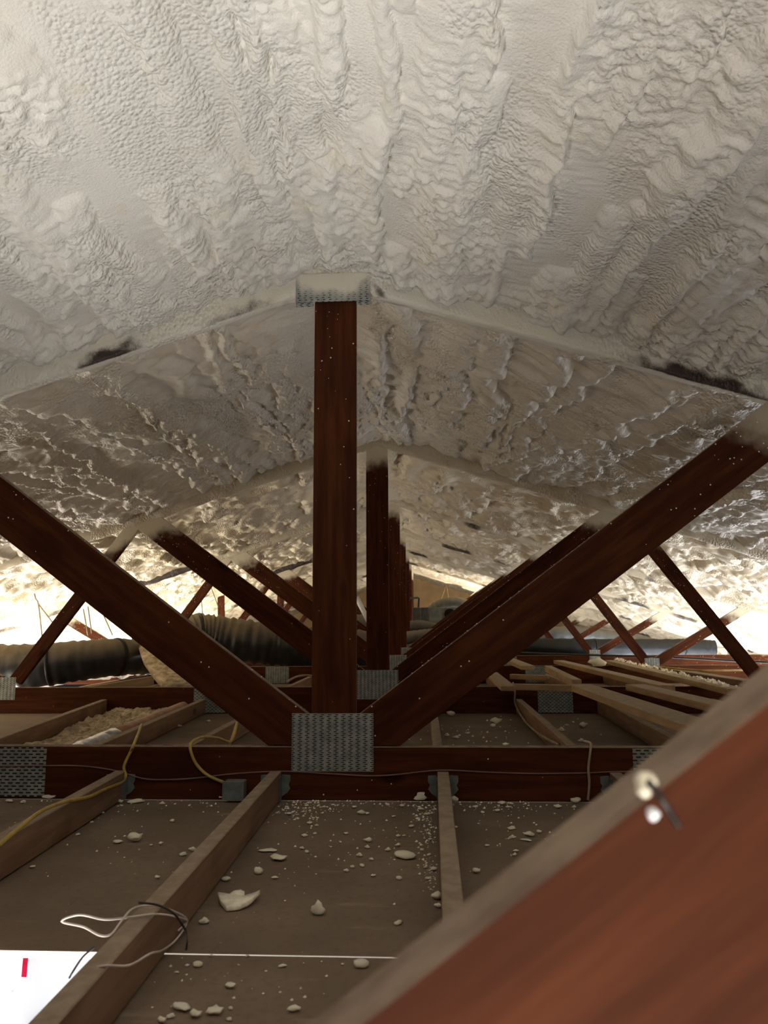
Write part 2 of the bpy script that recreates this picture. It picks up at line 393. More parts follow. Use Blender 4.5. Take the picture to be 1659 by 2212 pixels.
def foam_depth(X, Y, k, y0, y1):
    """how far the foam bulges below the roof plane: lapped spray passes, rolls and beads"""
    s = k * 13.7; rs = np.random.RandomState(100 + k)
    xs, ys = X[0], Y[:, 0]
    d = .020 * fbm(X / .55 + s, Y / .75 + s, 2)
    roll = np.zeros_like(X)                       # rolls and flaps, overlapping by maximum
    bead = np.zeros_like(X)
    half = 2.2 if k < 1 else (3.2 if k == 1 else (4.8 if k < 4 else 5.6))
    n = 200 if k < 1 else (270 if k == 1 else 420)
    if k < 0: n = 60
    for i in range(n):
        cx = rs.uniform(-half, half); big = rs.rand()
        if k < 1: wd = rs.uniform(.018, .058); ht = rs.uniform(.016, .050); ln = rs.uniform(.12, .6)
        elif k == 1: wd = rs.uniform(.035, .17); ht = rs.uniform(.030, .085); ln = rs.uniform(.35, 1.3)
        else: wd = rs.uniform(.06, .18); ht = rs.uniform(.03, .085); ln = rs.uniform(.15, .6)
        cy = rs.uniform(y0, y1) if rs.rand() < .55 else (y1 - ln * rs.uniform(.5, .9))
        i0, i1 = np.searchsorted(xs, [cx - wd * 2.6 - .15, cx + wd * 2.6 + .15]); j0, j1 = np.searchsorted(ys, [cy - ln, cy + ln])
        if i1 - i0 < 2 or j1 - j0 < 2: continue
        x = X[j0:j1, i0:i1]; y = Y[j0:j1, i0:i1]; sd = rs.uniform(0, 90)
        tilt = -.09 * np.sign(cx) * min(1, abs(cx)) + rs.uniform(-.06, .06) * (1 if k < 1 else 3)
        cl = cx + tilt * (y - cy) + wd * .55 * noise(y / .16 + sd, x * 0 + sd) + wd * .22 * noise(y / .035 + sd, x * 0 + sd * 2)
        if k >= 1: cl = cl + (.14 if k == 1 else .30) * wd * noise(y / .06 + sd, x / .08)
        ww = wd * (1 + .35 * noise(y / .12 + sd, x * 0 + 3.3) + .18 * noise(y / .026 + sd, x * 0 + 7.7))
        t = (x - cl) / ww
        e = np.clip((1 - ((y - cy) / ln)**2), 0, 1)**.4
        if k < 1 and big < .75:
            pr = np.sqrt(np.clip(1 - t * t, 0, 1))
        else:                                        # a flap: gentle on one side, abrupt towards the eave
            sg = np.sign(cx) if rs.rand() < .8 else -np.sign(cx)
            tt = t * sg
            pr = np.where(tt > 0, np.clip(1 - (tt / .30)**2, 0, 1)**.6, np.clip(1 + tt / 2.4, 0, 1)**1.5)
        h = ht * pr * e * (1 + .25 * noise(y / .09 + sd, t))
        roll[j0:j1, i0:i1] = np.maximum(roll[j0:j1, i0:i1], h)
        if rs.rand() < .7: bead[j0:j1, i0:i1] = np.maximum(bead[j0:j1, i0:i1], np.clip(pr * 1.5, 0, 1) * e)
    d = d + roll
    # beads, thick along the trusses and on the rolls, absent on the smooth panels
    edge = np.exp(-((Y - y1 + .06) / .06)**2) + .5 * np.exp(-((Y - y0 - .06) / .08)**2)
    pm = np.clip(sst(.12, .5, fbm(X / .30 + 3 + s, Y / .42 + 8, 2)) + .75 * bead + .9 * edge, 0, 1)
    pm = pm * sst(-.55, .0, noise(X / .35 + s + 40, Y / .5))
    wx = X + .008 * noise(X / .05, Y / .05); wy = Y + .010 * noise(X / .05 + 9, Y / .05)
    f1, r1 = worley(wx / .027 + s, wy / .021)
    f2, r2 = worley(wx / .015, wy / .013 + s)
    f3, r3 = worley(wx / .050 + s, wy / .034 + 5)
    fine = 1.0 if k < 1 else (.45 if k == 1 else .6)
    d = d + fine * pm * (.0150 * (.35 + .65 * r1) * np.clip(1 - (f1 / .78)**2, 0, 1) + .0042 * np.clip(1 - (f2 / .8)**2, 0, 1)
                         + .012 * (r3 > .6) * np.clip(1 - (f3 / .7)**2, 0, 1))
    # ripples across the passes
    d = d + .0035 * noise(X / .08 + s, Y / .017) * sst(-.1, .3, noise(X / .18 + 7, Y / .4 + s))
    d = d + .026 * edge * (.6 + .8 * noise(X / .12 + s, Y / .2))
    if k >= 1: d = d + (.006 if k == 1 else .022) * fbm(X / .16 + s, Y / .20 - s, 3)
    far = sst(1.6, 3.6, np.abs(X))
    return d + far * .05 * fbm(X / .3 + s, Y / .25, 3)

def roof_bay(k, y0, y1, xs, st, m, label):
    ys = np.linspace(y0, y1, max(3, int((y1 - y0) / st)))
    X, Y = np.meshgrid(xs, ys)
    d = foam_depth(X, Y, k, y0, y1)
    Z = ZR - SL * (np.sqrt(X * X + .05**2) - .02) - d
    o = grid_mesh('ceiling', np.stack([X, Y, Z], -1).reshape(-1, 3), len(xs), len(ys), m, None, True)
    tag(o, label, 'ceiling', None, 'structure')
xs0 = axis([(-HALF, -1.9, .06), (-1.9, 2.1, .0058), (2.1, HALF, .06)])
xs1 = axis([(-HALF, -2.7, .05), (-2.7, 2.9, .0095), (2.9, HALF, .05)])
xs2 = axis([(-HALF, -4.6, .04), (-4.6, 4.6, .017), (4.6, HALF, .04)])
xs3 = axis([(-HALF, HALF, .026)])
roof_bay(-1, -4.0, TY[0] + .0, axis([(-HALF, HALF, .07)]), .07, M_FOAM, 'rough spray-foam roof lining behind the nearest truss')
roof_bay(0, TY[0] + TH, TY[1], xs0, .0062, M_FOAM, 'white lumpy spray-foam roof lining in front of the foam-capped post')
roof_bay(1, TY[1] + TH, TY[2], xs1, .011, M_FOAM_MID, 'folded cream spray-foam roof lining just behind the foam-capped post')
for k in range(2, 7):
    roof_bay(k, TY[k] + TH, TY[k + 1], xs2 if k < 4 else xs3, .018 if k < 4 else .03, M_FOAM_OLD, 'yellowish spray-foam roof lining in the deep bays')
roof_bay(7, TY[7] + TH, 20.0, xs3, .04, M_FOAM_OLD, 'pale spray-foam roof lining next to the plywood gable')

def slab(name, x0, x1, y0, y1, z0, z1, m, label, bev=.001):
    bm = box_bm(x1 - x0, y1 - y0, z1 - z0, bev); o = from_bm(name, bm, m)
    o.location = ((x0 + x1) / 2, (y0 + y1) / 2, (z0 + z1) / 2); return tag(o, label, 'floor', None, 'structure')
T = -.013
JY = 1.402
slab('floor', -HALF, -.775, -4.0, JY - .006, T, 0, M_FLOOR, 'brown ceiling board beside the bright opening')
slab('floor', -.215, HALF, .12, JY - .006, T, 0, M_FLOOR, 'brown ceiling board in front of the bright joint')
slab('floor', -.775, -.03, -1.6, .12, T, 0, M_FLOOR, 'brown ceiling board behind the bright opening')
slab('floor', -.775, HALF, -4.0, -1.6, T, 0, M_FLOOR, 'brown ceiling board behind the camera')
slab('floor', 1.5, HALF, -1.6, .12, T, 0, M_FLOOR, 'brown ceiling board beyond the rear opening')
slab('floor', -HALF, HALF, JY, TY[1] - .012, T, 0, M_FLOOR, 'brown ceiling board scattered with foam chips')
slab('floor', -3.3, 3.3, TY[1] - .006, TY[2] - .01, T, 0, M_FLOOR, 'brown ceiling board behind the first bottom chord')
slab('floor', -2.85, 2.95, TY[2] - .004, 20, T, 0, M_FLOOR, 'dim ceiling boards of the deep bays')
slab('wall_back', -HALF, HALF, 20.0, 20.05, -.1, 2.1, M_PLY, 'tan plywood gable wall at the far end')
slab('wall_front', -HALF, HALF, -4.06, -4.0, -.1, 2.1, M_PLY, 'plywood gable wall behind the camera')
slab('wall_left', -HALF - .05, -HALF, -4, 20, -.4, .3, M_SHEET, 'pale outer edge at the left eave')
slab('wall_right', HALF, HALF + .05, -4, 20, -.4, .3, M_SHEET, 'pale outer edge at the right eave')
slab('floor', -HALF, HALF, -4.0, 20, -2.45, -2.40, M_SHEET, 'white floor of the room below')
# white plastic sheeting in the room below the opening
yy = np.linspace(-3.6, 1.4, 160); zz = np.linspace(-2.38, -.03, 40); XX, ZZ = np.meshgrid(yy, zz)
YY = 3.1 + .03 * noise(XX / .25, ZZ / 1.2) + .012 * noise(XX / .06, ZZ / .5)
o = grid_mesh('plastic_sheet', np.stack([XX, YY, ZZ], -1).reshape(-1, 3), 160, 40, M_SHEET)
tag(o, 'white plastic sheet hanging in the lit room under the opening', 'plastic sheet')

# ------------------------------------------------------------------ trusses
def foam_sleeve(k, side, Y, parent, thick):
    n = 420 if k == 1 else (240 if k < 4 else 120)
    x = np.linspace(0.0 if k != 1 else .0, 4.9, n)
    if k == 1: x = np.concatenate([np.linspace(0, 1.9, 380), np.linspace(1.95, 4.9, 40)]); n = len(x)
    # section: front top -> front bottom -> back bottom -> back top (dy, dz relative to chord front face / bottom edge)
    th = thick
    sec = [(-th * 1.6, .16), (-th * 1.25, .10), (-th, .06), (-th, .03), (-th * .95, .008), (-th * .6, -th * .55), (.010, -th), (.028, -th),
           (TH + th * .6, -th * .5), (TH + th, .01), (TH + th, .04), (TH + th * 1.3, .10), (TH + th * 1.6, .16)]
    S_ = np.array(sec); ns = len(sec)
    X, J = np.meshgrid(x, np.arange(ns)); sx = -1 if side == 'L' else 1
    dy = S_[J, 0]; dz = S_[J, 1]
    q = noise(X * sx / .11 + k * 5, J * .35) * .35 + noise(X * sx / .03 + k, J * .8) * .18
    push = thick * q
    out_y = np.where(J < 5, -1.0, np.where(J > 8, 1.0, 0.0)); out_z = np.where((J >= 4) & (J <= 9), -1.0, 0.0)
    Yv = Y + dy + out_y * push
    Zv = 1.83 - SL * X + dz + out_z * push
    bare = np.zeros_like(X)
    if k == 1:
        spots = [(.82, .10, 1.0), (.90, .16, .55), (.36, .17, .75)] if side == 'L' else [(1.20, .16, 1.0), (.17, .025, .8), (1.45, .22, .9)]
        for c0, w0, a0 in spots:
            bare += a0 * np.exp(-((X - c0 + .5 * dz) / w0)**2) * (1 - sst(.0, .07, dz + .03 * noise(X / .08, J * .4))) * (J < 6)
        bare += .55 * (J >= 6) * (J <= 9) * sst(-.1, .3, noise(X / .3, J * .1))
    if k == 3 and side == 'L': bare += 1.1 * np.exp(-((X - 2.42) / .30)**6) * (J >= 3) * (J <= 9)
    if k == 4 and side == 'L': bare += 1.1 * np.exp(-((X - 1.55) / .35)**6) * (J >= 3) * (J <= 9)
    if k >= 3:
        bare += .9 * sst(.1, .35, noise(X * sx / .5 + k * 7, J * .05)) * (J >= 4) * (J <= 9)
    V = np.stack([X * sx, Yv, Zv], -1).reshape(-1, 3) - np.array([0, Y, 0])
    o = grid_mesh('foam_coating', V, n, ns, M_FOAMB if k < 2 else M_FOAMT, {'bare': bare}, flip=(side == 'L'))
    o.parent = parent; o['label'] = 'sprayed foam coating on the sloping top chord'
    return o
T_LABEL = ['blurred red-brown roof truss closest of all, its dusty diagonal brace crossing the corner',
           'dark red-brown roof truss with a full slotted plate at the foot of its tall post',
           'second roof truss behind the plated post, its brace top buried in tan foam',
           'third roof truss back, carrying small plates on its thin braces',
           'fourth roof truss back, between the black duct and the grey sheet-metal unit',
           'fifth roof truss back, standing before the grey sheet-metal unit',
           'sixth roof truss back, a dim post near the grey sheet-metal unit',
           'farthest roof truss, in front of the plywood gable wall']
trusses = []
for k, Y in enumerate(TY):
    t = empty('roof_truss', (0, Y, 0)); tag(t, T_LABEL[k], 'roof truss'); trusses.append(t)
    yc = Y + TH / 2; UP = (0, -1, 0)
    def piece(name, a, b, h, cuts=None, spray=1.0, d=0.0):
        o = timber(name, (a[0], yc + d, a[1]), (b[0], yc + d, b[1]), h, TH - abs(d) * 2, M_RED, t, UP, .0022, None)
        o['spray'] = spray; o['clean'] = 1.0 if k == 0 else 0.0; return o
    piece('bottom_chord', (-5.2, .086), (5.2, .086), .172)
    lo = .176
    piece('king_post', (0, lo), (0, 1.85), .152, spray=0.0 if k == 1 else 1.0)
    for s in (-1, 1):
        tc_ = piece('top_chord', (s * .0, 1.92 - .0), (s * 5.3, 1.92 - 5.3 * SL), .172)
        # inner brace: from the foot of the post up to the top chord
        bm = bmesh.new()
        xa0, xa1 = .078, .237                              # lower end: upper edge meets post, lower edge meets chord
        zu = lambda x: .214 + .74 * x
        zl = lambda x: .010 + .74 * x
        pts = [(.0785, zu(.0785)), (1.53, zu(1.53)), (1.72, zl(1.72)), (.224, lo), (.0785, lo)]
        L = math.hypot(1, .74); ex = Vector((1, 0, .74)) / L; ez = Vector((-.74, 0, 1)) / L
        c0 = Vector((.85, 0, .74 * .85 + .112))
        f = []
        for yy_ in (-TH / 2 + .001, TH / 2 - .001):
            f.append([bm.verts.new(((Vector((p[0], 0, p[1])) - c0).dot(ex), yy_, (Vector((p[0], 0, p[1])) - c0).dot(ez))) for p in pts])
        bm.faces.new(f[0]); bm.faces.new(f[1][::-1])
        for i in range(5): bm.faces.new((f[0][i], f[0][(i + 1) % 5], f[1][(i + 1) % 5], f[1][i]))
        bmesh.ops.recalc_face_normals(bm, faces=bm.faces)
        bmesh.ops.bevel(bm, geom=list(bm.edges), offset=.002, segments=1, affect='EDGES')
        o = from_bm('web_brace', bm, M_RED)
        ex_, ez_ = Vector((s * ex.x, 0, ex.z)), Vector((s * ez.x, 0, ez.z))
        mw = Matrix((ex_, Vector((0, s, 0)) if s < 0 else Vector((0, 1, 0)), ez_)).transposed().to_4x4()
        if s < 0: mw = Matrix((ex_, Vector((0, 1, 0)), ez_)).transposed().to_4x4()
        mw.translation = Vector((s * c0.x, yc, c0.z)); rel(o, t, mw); o['spray'] = 1.0 if k > 1 else .6; o['clean'] = 1.0 if k == 0 else 0.0
        if s < 0: o.data.flip_normals()
        # outer braces
        if 2 <= k: 
            piece('web_brace', (s * 1.665, 1.32), (s * 2.475, .215), .089, d=.0005)
        else: piece('web_brace', (s * 1.70, 1.27), (s * 2.475, .215), .089, d=.0005)
        piece('web_brace', (s * 2.585, .205), (s * 3.56, .765), .089, d=.001)
        if k >= 1:
            foam_sleeve(k, 'L' if s < 0 else 'R', Y, t, .007 if k == 1 else .024)
        if k >= 2:
            plate('gusset_plate', s * 2.535 - .07, s * 2.535 + .07, .09, .24, Y, M_PLATE, t)
        if k >= 1:
            jm = s * 1.62
    if k >= 1:
        plate('gusset_plate', -.142, .135, .092, .281, Y, M_PLATE, t)
    if k == 1:
        plate('gusset_plate', -.146, .130, 1.752, 1.862, Y - .0085, M_PLATEF, t)
        plate('gusset_plate', -.144, -.079, 1.735, 1.755, Y - .006, M_PLATE, t)
        plate('gusset_plate', .079, .131, 1.738, 1.758, Y - .006, M_PLATE, t)
        plate('splice_plate', -1.32, -.988, .006, .168, Y, M_PLATES, t)
        plate('splice_plate', .989, 1.3, .02, .168, Y, M_PLATES, t)
    if k == 2:
        plate('splice_plate', 1.045, 1.27, .006, .165, Y, M_PLATES, t)
        plate('splice_plate', -1.235, -1.02, .006, .165, Y, M_PLATES, t)
    if k == 3:
        plate('splice_plate', -1.287, -1.05, .006, .168, Y, M_PLATE, t)
    if k in (3, 4):
        plate('splice_plate', 1.3, 1.52, .006, .165, Y, M_PLATES, t)

# bent nail with a blob of foam on the near brace
tn = empty('bent_nail', tuple(P(1425, 1730, .305))); tag(tn, 'dark bent nail tipped with cream foam on the blurred near brace', 'nail')
a = Vector(P(1400, 1695, .309)); b_ = Vector(P(1420, 1712, .2985)); c_ = Vector(P(1466, 1785, .2965))
tube('shank', smooth_path([a + Vector((0, .004, .002)), b_, (b_ + c_) / 2, c_], 6), .0014, M_NAIL, tn, 10)
def blob_mesh(name, r, seed, sq=(1, 1, 1), sub=2, rough=.35, fr=1.6):
    bm = bmesh.new(); bmesh.ops.create_icosphere(bm, subdivisions=sub, radius=1)
    rs = random.Random(seed); o3 = [rs.uniform(0, 50) for _ in range(3)]
    from mathutils import noise as mn
    for v in bm.verts:
        q = 1 + rough * mn.noise(v.co * fr + Vector(o3))
        v.co = Vector((v.co.x * q * r * sq[0], v.co.y * q * r * sq[1], v.co.z * q * r * sq[2]))
    return bm
for nm, px, py, r, Yb, m in (('foam_blob', 1394, 1687, .0043, .311, M_CHIP), ('foam_blob', 1392, 1706, .0030, .308, M_CHIP), ('foam_blob', 1411, 1758, .0024, .2985, M_SHEET)):
    o = from_bm(nm, blob_mesh(nm, r, px, sub=2), m, None, True); rel(o, tn, Matrix.Translation(Vector(P(px, py, Yb))))

# ------------------------------------------------------------------ joists
def hanger(parent, x, Y, s, ztop=.082):               # U-shaped joist hanger nailed to the truss face
    bm = bmesh.new()
    for sg in (-1, 1):
        pts = [(.022, ztop), (.050, ztop - .002), (.050, ztop - .022), (.044, ztop - .032), (.050, ztop - .045), (.040, ztop - .058), (.022, .012)]
        vs = [[bm.verts.new((x + sg * p[0], Y + dy, p[1])) for p in pts] for dy in (0, -.0018 * s)]
        bm.faces.new(vs[0]); bm.faces.new(vs[1][::-1])
        for i in range(len(pts)): bm.faces.new((vs[0][i], vs[0][(i + 1) % len(pts)], vs[1][(i + 1) % len(pts)], vs[1][i]))
        q = box_bm(.0016, .045, ztop - .008, 0)
        bmesh.ops.translate(q, vec=(x + sg * .0208, Y - s * .0225, ztop / 2), verts=q.verts)
        tmp = bpy.data.meshes.new('tmp'); q.to_mesh(tmp); bm.from_mesh(tmp); q.free(); bpy.data.meshes.remove(tmp)
    q = box_bm(.043, .045, .0016, 0); bmesh.ops.translate(q, vec=(x, Y - s * .0225, .0025), verts=q.verts)
    tmp = bpy.data.meshes.new('tmp'); q.to_mesh(tmp); bm.from_mesh(tmp); q.free(); bpy.data.meshes.remove(tmp)
    o = from_bm('joist_hanger', bm, M_GALV); rel(o, parent, Matrix()); return o
JL = []
def joist(xa, ya, xb, yb, label, hang=False, m=None, group=None):
    a = (xa, ya, .0485); b2 = (xb, yb, .0485); JL.append((xa, ya, xb, yb))
    if not hang:
        o = timber('timber_joist', a, b2, .038, .089, m or M_JOIST)
        tag(o, label, 'joist', group); return o
    e = empty('timber_joist', (xb, yb, 0)); tag(e, label, 'joist', group)
    timber('timber', a, b2, .038, .089, m or M_JOIST, e); hanger(e, xb, yb, 1); return e
y1 = TY[1] - .001
def jx(px, py): return F(px, py, .093)
q = jx(0, 1806); p0 = jx(247, 1671)
joist(p0[0] + (q[0] - p0[0]) * 3.0, .36, p0[0], y1, 'dusty joist with the yellow cable lying along its side', True)
q = jx(88, 2212); p0 = jx(590, 1671)
J2 = joist(q[0] + (q[0] - p0[0]) * .45, .36, p0[0], y1, 'dusty joist beside the bright opening with white wire wrapped round it', True)
J2A, J2B = Vector((q[0], q[1], .093)), Vector((p0[0], y1, .093))
q = jx(979, 1955); p0 = jx(957, 1668)
joist(p0[0] + (q[0] - p0[0]) * 1.9, .36, p0[0], y1, 'dusty joist running straight from the first chord to the near brace', True)
joist(.90, .36, .93, y1, 'joist mostly hidden behind the dusty near brace', True)
joist(-1.36, .36, -1.36, y1, 'joist outside the yellow-cable joist', True)
ya, yb = TY[1] + TH + .001, TY[2] - .001
def joist_px(pa, pb, label, m=None, hang=False):
    a, b2 = F(*pa, .093), F(*pb, .093); d = (b2[0] - a[0]) / (b2[1] - a[1])
    joist(a[0] + d * (ya - a[1]), ya, a[0] + d * (yb - a[1]), yb, label, hang, m)
joist_px((0, 1592), (208, 1517), 'joist behind the first chord, farther out than the loose insulation')
joist_px((200, 1612), (425, 1516), 'joist between the loose insulation and bare board behind the first chord')
joist_px((395, 1615), (560, 1530), 'joist behind the first chord under the yellow cable loop')
joist_px((945, 1608), (938, 1545), 'short-looking joist seen just past the right diagonal brace')
joist_px((1238, 1612), (1128, 1516), 'brown joist with a tan cable sagging beside it', M_JOIST)
joist_px((1470, 1600), (1310, 1517), 'joist under the loose lumber behind the first chord', M_JOIST)
joist(2.15, ya, 2.15, yb, 'joist under the loose lumber, next one outward')
for k in range(2, 6):
    for i, x in enumerate((-2.5, -1.93, -1.36, -.79, -.22, .36, .93, 1.5, 2.07)):
        if k == 3 and x < 0: continue
        joist(x, TY[k] + TH + .001, x, TY[k + 1] - .001, 'dim joist in the deep bays beyond the second truss', False, None, 'dim joists of the deep bays')

# ------------------------------------------------------------------ loose lumber lying across the chords
def lumber(pa, pb, wd, th, label, z=.174, m=None, name='loose_board'):
    zt = z + th; a, b2 = F(*pa, zt), F(*pb, zt)
    o = timber(name, (a[0], a[1], z + th / 2), (b2[0], b2[1], z + th / 2), wd, th, m or M_PALE); tag(o, label, 'lumber'); return o
lumber((1252, 1478), (1620, 1598), .14, .036, 'wide pale board lying nearest the dusty brace')
lumber((1184, 1438), (1246, 1468), .06, .05, 'narrow pale board ending against the wide one')
lumber((1206, 1426), (1440, 1480), .10, .036, 'long pale plank behind the wide board')
lumber((1372, 1478), (1600, 1530), .12, .036, 'pale plank end lying on the second truss')
lumber((1318, 1426), (1590, 1487), .11, .036, 'pale plank crusted with foam flakes')
lumber((1400, 1437), (1620, 1470), .10, .036, 'brown plank lying past the flake-crusted plank', m=M_JOIST)
lumber((1104, 1456), (1186, 1459), .05, .036, 'short crosspiece farther from the first chord', .174)
lumber((1110, 1477), (1238, 1480), .05, .036, 'short crosspiece closer to the first chord', .174)
lumber((1062, 1452), (1098, 1482), .09, .03, 'stub of reddish board beside the right diagonal brace', .174)
lumber((1098, 1422), (1140, 1438), .12, .036, 'short pale block farther back by the brace', .174)

# ------------------------------------------------------------------ ducts
def duct(path, r, label, m, straps=(), wr=.05, taper=1.0, n=14, sides=28, name='flexible_duct'):
    e = empty(name, tuple(path[0])); tag(e, label, 'duct')
    pts = smooth_path(path, n); N_ = len(pts); ph = random.random() * 9
    def rad(i, nn, an):
        from mathutils import noise as mn
        return r * (1 + (taper - 1) * i / nn) * (1 + wr * mn.noise(Vector((i * .55 + ph, math.cos(an) * 1.2, math.sin(an) * 1.2))) + wr * .6 * math.sin(i * 1.9 + 2 * math.cos(an)))
    tube('jacket', pts, rad, m, e, sides)
    for f in straps:
        i = int(f * (N_ - 2)); d = (pts[i + 1] - pts[i]).normalized()
        tube('strap', [pts[i] - d * .012, pts[i], pts[i] + d * .012], r * 1.05 * (1 + (taper - 1) * i / N_), M_STRAP, e, sides)
    return e
duct([(-3.9, 5.62, .30), (-3.2, 5.64, .275), (-2.75, 5.68, .28), (-2.4, 5.78, .315), (-2.14, 5.95, .335), (-1.98, 6.4, .31)], .19,
     'dusty black duct hung between trusses by the left diagonal brace', M_DUCT, (.5, .8), .05, .70)
duct([(-2.75, 8.0, .26), (-2.6, 8.05, .34), (-2.42, 8.15, .44), (-2.22, 8.3, .475), (-2.0, 8.4, .445), (-1.6, 8.5, .385), (-1.2, 8.65, .335), (-.7, 8.85, .29), (-.1, 9.0, .27)], .24,
     'dusty black duct humping up behind the plated post', M_DUCT, (.38,), .10)
duct([(.55, 11.2, .25), (1.4, 11.25, .25), (2.4, 11.3, .235), (3.4, 11.35, .225), (4.2, 11.4, .22), (4.6, 11.42, .20)], .125,
     'long black duct lying behind the right-hand thin braces', M_DUCTB, (.5, .8))
duct([(1.9, 13.3, .30), (2.5, 13.35, .38), (3.1, 13.4, .39), (3.7, 13.5, .30)], .14, 'grey duct arching behind the long black duct', M_DUCTG)
duct([(-.1, 12.0, .36), (.25, 11.9, .40), (.55, 11.9, .43), (.95, 12.0, .47)], .10, 'grey duct sloping up toward the sheet-metal unit', M_DUCTG)
duct([(-.15, 13.0, .48), (.2, 12.9, .55), (.5, 12.9, .50), (.8, 13.0, .47)], .11, 'brownish lumpy duct just under the sheet-metal unit', M_DUCTG)
duct([(.45, 14.6, .80), (.7, 14.6, .95), (1.05, 14.6, .95), (1.4, 14.6, .75)], .14, 'grey duct humped behind the sheet-metal unit', M_DUCTG)
duct([(-1.2, 10.6, .52), (-.9, 10.8, .58), (-.5, 10.9, .55), (-.2, 11.0, .4)], .16, 'far grey duct behind the humped black one', M_DUCTG)
# sheet-metal air unit
fu = empty('air_handler', (.75, 13.9, .2)); tag(fu, 'grey sheet-metal air unit with a round black port', 'air handler')
def bx(name, x0, x1, y0, y1_, z0, z1, m, par, bev=.006):
    o = from_bm(name, box_bm(x1 - x0, y1_ - y0, z1 - z0, bev), m); rel(o, par, Matrix.Translation(((x0 + x1) / 2, (y0 + y1_) / 2, (z0 + z1) / 2))); return o
bx('cabinet', .40, 1.25, 13.85, 14.35, .2, .895, M_GREY, fu)
bx('side_panel', .10, .245, 13.84, 14.35, .62, .895, M_GREYD, fu); bx('side_panel', .25, .395, 13.84, 14.35, .62, .895, M_GREYD, fu)
o = tube('port', [Vector((.79, 13.849, .765)), Vector((.79, 13.80, .765))], .105, M_HOLE, fu, 28)
pp = [P(880, 1293, 13.5), P(903, 1291, 13.5), P(905, 1293, 13.5), P(904, 1312, 13.5)]
tag(tube('vent_pipe', [Vector(p) for p in pp], .018, M_GREYD, None, 10), 'thin bent pipe rising beside the grey sheet-metal unit', 'pipe')
o = tube('white_pipe', [Vector(P(770, 1290, 10.6)), Vector(P(800, 1350, 10.6))], .035, M_SHEET, None, 12)
tag(o, 'short white pipe leaning between the two nearest posts', 'pipe')

# ------------------------------------------------------------------ hanger wires
def wires(lines, label, r=.006, m=M_WIRE):
    e = empty('hanger_wire', tuple(lines[0][0])); tag(e, label, 'wire', None)
    for ln in lines: tube('strand', smooth_path(ln, 4), r, m, e, 6)
Yw = 6.6
wires([[P(66, 1235, Yw), P(76, 1290, Yw), P(83, 1305, Yw), P(92, 1385, Yw - .6)], [P(82, 1303, Yw), P(122, 1356, Yw - .4)]], 'forked wire hanging above the long dusty duct')
wires([[P(180, 1315, 7), P(190, 1372, 7)], [P(190, 1310, 7), P(198, 1368, 7)]], 'pair of thin wires beside the thin brace near the duct')
wires([[P(222, 1325, 7), P(243, 1372, 7)]], 'single wire slanting down to the duct end')
wires([[P(431, 1225, 9.4), P(433, 1262, 9.4), P(438, 1335, 8.9)], [P(452, 1258, 9.4), P(472, 1312, 8.9)]], 'wires hanging over the humped black duct')
wires([[P(964, 1264, 15.3), P(945, 1314, 15.3)], [P(964, 1264, 15.3), P(971, 1306, 15.3)]], 'pair of straps forming an inverted V before the gable', .012, M_PALE)

# ------------------------------------------------------------------ odds and ends behind the first chord
# loose insulation between joists
nx, ny = 150, 190
def joist_line(pa, pb):
    a, b2 = F(*pa, .093), F(*pb, .093); d = (b2[0] - a[0]) / (b2[1] - a[1]); return lambda y: a[0] + d * (y - a[1])
jl, jr = joist_line((0, 1592), (208, 1517)), joist_line((200, 1612), (425, 1516))
U, YY = np.meshgrid(np.linspace(0, 1, nx), np.linspace(TY[1] + TH + .03, TY[2] - .03, ny))
x0_, x1_ = jl(YY) + .024, jr(YY) - .13
XX = x0_ + U * (x1_ - x0_)
ff, rr = worley(XX / .06 + .6 * noise(XX / .1, YY / .1), YY / .075)
ZZ = .022 + .02 * noise(XX / .3, YY / .3) + .035 * (rr - .45) * np.clip(1.2 - ff, 0, 1) + .008 * noise(XX / .02, YY / .02)
ZZ = np.maximum(.001, ZZ * np.clip(np.minimum(U, 1 - U) / .08, 0, 1))
o = grid_mesh('loose_insulation', np.stack([XX, YY, ZZ], -1).reshape(-1, 3), nx, ny, M_LOOSE)
tag(o, 'tan loose insulation strewn between joists behind the first chord', 'insulation', None, 'stuff')
# foil-wrapped pipe lying along the joist
_q = lambda y: Vector((jr(y) - .078, y, .056))
e1, e2, e3 = _q(2.75), _q(3.55), _q(4.8)
def crumple(r, s):
    from mathutils import noise as mn
    return lambda i, n, an: r * (1 + .16 * mn.noise(Vector((i * .9 + s, math.cos(an) * 2, math.sin(an) * 2))))
fp = empty('wrapped_pipe', tuple(e1)); tag(fp, 'foil-wrapped pipe lying along the joist beside loose insulation', 'pipe')
tube('foil_wrap', [e1.lerp(e2, i / 30) for i in range(31)], crumple(.046, 1), M_FOIL, fp, 16)
tube('pipe', [e2.lerp(e3, i / 6) for i in range(7)], .042, simple('reddish_pipe', (.40, .22, .14), .6), fp, 16)
